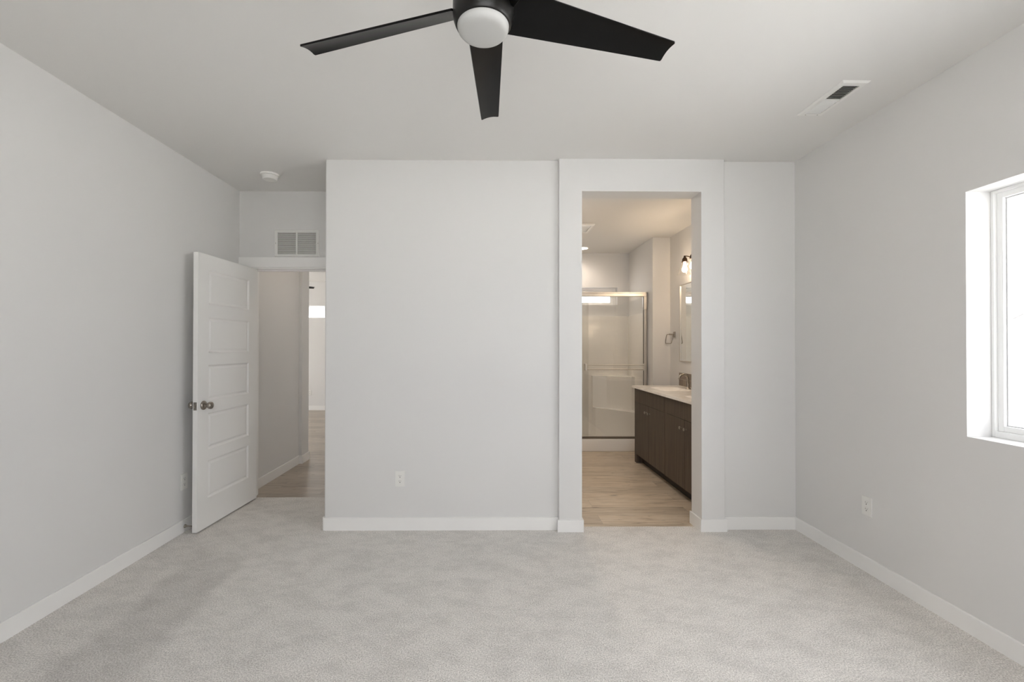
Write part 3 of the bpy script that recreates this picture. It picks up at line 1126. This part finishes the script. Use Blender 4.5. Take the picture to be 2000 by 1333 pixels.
# ------------------------------------------------------------------ mirror
MY0, MY1, MZA, MZB = 3.63, 5.270, 1.182, 2.093
mi = empty('vanity_mirror', (XR, (MY0 + MY1) / 2, (MZA + MZB) / 2))
tag(mi, 'large thin-framed bathroom mirror above the vanity', 'mirror')
hy, hz = (MY1 - MY0) / 2, (MZB - MZA) / 2
mb = MB()
for y0, y1, z0, z1 in ((-hy, -hy + 0.017, -hz, hz), (hy - 0.017, hy, -hz, hz), (-hy + 0.017, hy - 0.017, -hz, -hz + 0.010), (-hy + 0.017, hy - 0.017, hz - 0.010, hz)):
    mb.box(-0.020, 0.0, y0, y1, z0, z1, 0.002)
mb.build('frame', CHAMP, mi)
MB().box(-0.010, -0.002, -hy + 0.013, hy - 0.013, -hz + 0.007, hz - 0.007).build('mirror_glass', MIRR, mi)

# ------------------------------------------------------------------ vanity light
LYS = (4.838, 4.650, 4.462)
vl = empty('vanity_light', (XR, LYS[1], 2.27))
tag(vl, 'dark bronze bathroom wall light with clear glass shades above the mirror', 'wall lamp')
mb = MB().box(-0.022, 0.0, -0.16, 0.16, -0.045, 0.045, 0.006)
mb.build('backplate', BRONZE, vl)
for ly in LYS:
    y = ly - LYS[1]
    pts = [(-0.02, y, 0.0), (-0.05, y, 0.0)]
    for i in range(9):
        a = -PI / 2 + PI * i / 8.0 * 0.5
        pts.append((-0.05 - 0.03 * math.cos(a), y, 0.035 + 0.035 * math.sin(a)))
    pts = [(-0.02, y, 0.012), (-0.038, y, 0.018), (-0.058, y, 0.040), (-0.078, y, 0.066), (-0.100, y, 0.080), (-0.125, y, 0.084), (-0.143, y, 0.082)]
    MB().tube(pts, 0.0055, 12).build('arm', BRONZE, vl, 60)
    sk = MB().lathe([(0.0, 0.088), (0.009, 0.088), (0.011, 0.080), (0.011, 0.072), (0.016, 0.066), (0.025, 0.052), (0.0275, 0.040), (0.0275, 0.026), (0.036, 0.020), (0.036, 0.017), (0.020, 0.016), (0.0, 0.016)],
                    (-0.143, y, 0.0), n=32)
    sk.build('socket', BRONZE, vl, 40)
    MB().lathe([(0.0325, 0.0165), (0.040, -0.008), (0.052, -0.050), (0.0655, -0.100), (0.0735, -0.124)], (-0.143, y, 0.0), n=48, closed=False).build('glass_shade', LGLASS, vl, 60)
    MB().lathe([(0.0, -0.094), (0.012, -0.092), (0.0225, -0.084), (0.0275, -0.070), (0.0265, -0.054), (0.019, -0.034), (0.0125, -0.016), (0.0115, 0.016)], (-0.143, y, 0.0), n=28).build('bulb', BULB, vl, 60)

# ------------------------------------------------------------------ towel ring
tr = empty('towel_ring', (XR, 5.450, 1.508))
tag(tr, 'nickel towel ring on the wall beside the mirror', 'towel ring')
MB().box(-0.010, 0.0, -0.026, 0.026, -0.034, 0.034, 0.002).build('mounting_plate', NICK, tr)
MB().box(-0.066, -0.008, -0.010, 0.010, -0.010, 0.010, 0.002).build('post', NICK, tr)
pts = []
w2, h1, h0, rr = 0.095, 0.002, -0.112, 0.026
for cx, cz, a0 in ((w2 - rr, h1 - rr, 0.0), (-w2 + rr, h1 - rr, 0.5), (-w2 + rr, h0 + rr, 1.0), (w2 - rr, h0 + rr, 1.5)):
    for i in range(7):
        a = PI * (a0 + 0.5 * i / 6)
        z = cz + rr * math.sin(a)
        pts.append((-0.060 + 0.16 * (z - h1), cx + rr * math.cos(a), z))
MB().tube(pts, 0.0045, 12, True).build('ring', NICK, tr, 60)

# ------------------------------------------------------------------ shower
sh = empty('shower_stall', (1.28, 6.14, 0.0))
tag(sh, 'white shower stall with moulded bench and tile-pattern walls', 'shower')
SI = Matrix.Translation(-Vector(sh.location))


def spart(mb, name, m, smooth=None, parent=None):
    o = mb.build(name, m, parent or sh, smooth)
    if parent is None:
        o.matrix_parent_inverse = SI
    return o


mb = MB()
mb.box(0.502, 2.054, 5.735, 5.835, -0.006, 0.155, 0.010, 3)
mb.box(0.502, 2.054, 5.836, 6.543, -0.006, 0.06)
spart(mb, 'shower_pan', SURR, 40)
mb = MB()
mb.box(0.504, 2.052, 6.505, 6.543, 0.06, 1.806, 0.006)
mb.box(2.030, 2.052, 5.835, 6.505, 0.06, 1.806, 0.006)
mb.box(0.504, 0.526, 5.835, 6.505, 0.06, 1.806, 0.006)
spart(mb, 'shower_walls', SURR, 40)
spart(MB().prism([(1.49, 6.506), (2.031, 6.506), (2.031, 5.96), (1.955, 5.965), (1.53, 6.42)], 0.06, 0.468), 'bench', SURR)
spart(MB().prism([(1.49, 6.506), (2.031, 6.506), (2.031, 6.20), (1.985, 6.20), (1.70, 6.44), (1.50, 6.47)], 0.468, 0.93), 'corner_ledge', SURR)

# sliding glass doors
DY = 5.792
sdoor = empty('shower_door', (1.28, DY, 0.155))
tag(sdoor, 'sliding clear glass shower door in a champagne metal frame', 'shower door')
DI = Matrix.Translation(-Vector(sdoor.location))


def dpart(mb, name, m, parent=None, smooth=None):
    o = mb.build(name, m, parent or sdoor, smooth)
    if parent is None:
        o.matrix_parent_inverse = DI
    return o


mb = MB()
mb.box(0.505, 2.053, DY - 0.028, DY + 0.028, 2.014, 2.056, 0.004)
mb.box(0.505, 2.053, DY - 0.032, DY + 0.032, 2.052, 2.071, 0.004)
dpart(mb, 'header_rail', CHAMP)
dpart(MB().box(2.020, 2.052, DY - 0.020, DY + 0.020, 0.178, 2.013, 0.003), 'side_jamb', CHAMP)
dpart(MB().box(2.008, 2.0525, DY - 0.031, DY + 0.031, 1.842, 2.0135, 0.003), 'corner_bracket', CHAMP)
dpart(MB().box(0.506, 0.538, DY - 0.020, DY + 0.020, 0.178, 2.013, 0.003), 'side_jamb', CHAMP)
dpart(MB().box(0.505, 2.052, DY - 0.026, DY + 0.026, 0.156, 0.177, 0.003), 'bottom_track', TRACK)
g1 = dpart(MB().box(1.195, 2.004, DY - 0.016, DY - 0.010, 0.180, 2.030), 'glass_panel', SGLASS)
g2 = dpart(MB().box(0.540, 1.290, DY + 0.010, DY + 0.016, 0.180, 2.030), 'glass_panel', SGLASS)
MB().box(2.004, 2.011, DY - 0.017, DY - 0.009, 0.180, 2.013).build('edge_seal', RUBB, g1)
mb = MB()
for zc in (1.118, 1.061):
    mb.cyl((1.243, DY - 0.065, zc), (2.003, DY - 0.065, zc), 0.0062, 16)
dpart(mb, 'towel_bar', CHAMP, None, 40)
for xc in (1.243, 2.003):
    dpart(MB().box(xc - 0.012, xc + 0.012, DY - 0.076, DY - 0.016, 1.045, 1.134, 0.003), 'bar_bracket', CHAMP)

# ------------------------------------------------------------------ bathroom ceiling fixtures
ex = empty('exhaust_vent', (1.02, 5.145, H))
tag(ex, 'square white exhaust vent in the bathroom ceiling', 'air vent')
mb = MB()
frame_ring(mb, 0.165, 0.178, 0.125, 0.138, -0.018, 0.0, 0.012)
mb.build('frame', WPLAS, ex)
mb = MB()
for i in range(12):
    yc = -0.138 + (i + 0.5) * 0.276 / 12
    mb.box(-0.125, 0.125, yc - 0.007, yc + 0.007, -0.014, -0.006)
mb.build('slats', WPLAS, ex)
MB().box(-0.125, 0.125, -0.138, 0.138, -0.003, -0.0005).build('vent_shade_plate', DUCT, ex)  # grey plate coloured for the shade behind the slats

cn = empty('recessed_downlight', (1.300, 6.215, H))
tag(cn, 'glowing round downlight in the ceiling over the shower', 'ceiling light')
MB().lathe([(0.070, -0.004), (0.092, -0.005), (0.095, -0.002), (0.095, 0.0), (0.070, 0.0)], n=40, closed=False).build('trim_ring', WPLAS, cn, 40)
MB().lathe([(0.0, -0.0045), (0.071, -0.0045), (0.071, -0.001), (0.0, -0.001)], n=40).build('lens', CANL, cn, 40)


def downlight_beam(x, y, watts):
    d = bpy.data.lights.new('downlight_beam', 'SPOT')
    d.energy, d.spot_size, d.spot_blend = watts, R(160), 1.0
    d.shadow_soft_size = 0.06
    d.color = (1.0, 0.87, 0.74)
    o = bpy.data.objects.new('downlight_beam', d)
    COL.objects.link(o)
    o.location = (x, y, H - 0.02)


downlight_beam(1.300, 6.215, 17.0)
downlight_beam(0.720, 4.350, 30.0)  # beam of the unseen downlight added to brighten the bathroom floor
downlight_beam(-1.620, 4.650, 10.0)  # beam of the unseen downlight added to light the hallway
cn2 = copy_tree(cn)
cn2.location = (0.72, 4.35, H)
cn2.children[1].data = cn2.children[1].data.copy()
cn2.children[1].data.materials[0] = CANB
cn3 = copy_tree(cn)
cn3.location = (-1.62, 4.65, H)
cn3['label'] = 'added unseen round downlight in the hallway ceiling beyond the open door'
cn['group'] = cn2['group'] = cn3['group'] = 'round downlights'
cn2['label'] = 'added unseen round downlight in the left part of the bathroom ceiling'

# ------------------------------------------------------------------ neighbour's house outside the right window
nh = empty('neighbour_house', (33.0, 22.0, -0.35))
tag(nh, 'pale house across the way, faint through the bright window', 'house')
MB().prism([(-6, 0), (6, 0), (6, 3.3), (0, 6.2), (-6, 3.3)], 0, 14, 'x').build('walls', SIDING, nh)
MB().prism([(-6.6, 3.05), (0, 6.25), (6.6, 3.05), (6.6, 3.3), (0, 6.5), (-6.6, 3.3)], -0.5, 14.5, 'x').build('roof', ROOFM, nh)
wf = MB().box(-0.06, 0.02, -4.2, -2.4, 1.0, 2.3).build('house_window', TRIM, nh)
MB().box(-0.08, -0.05, -4.1, -2.5, 1.1, 2.2).build('house_pane', DUCT, wf)
fe = MB().box(24.0, 24.1, 8, 26, -0.35, 0.0)
tag(fe.build('garden_wall', ROOFM), 'low grey garden wall outside, faint through the window', 'garden wall')
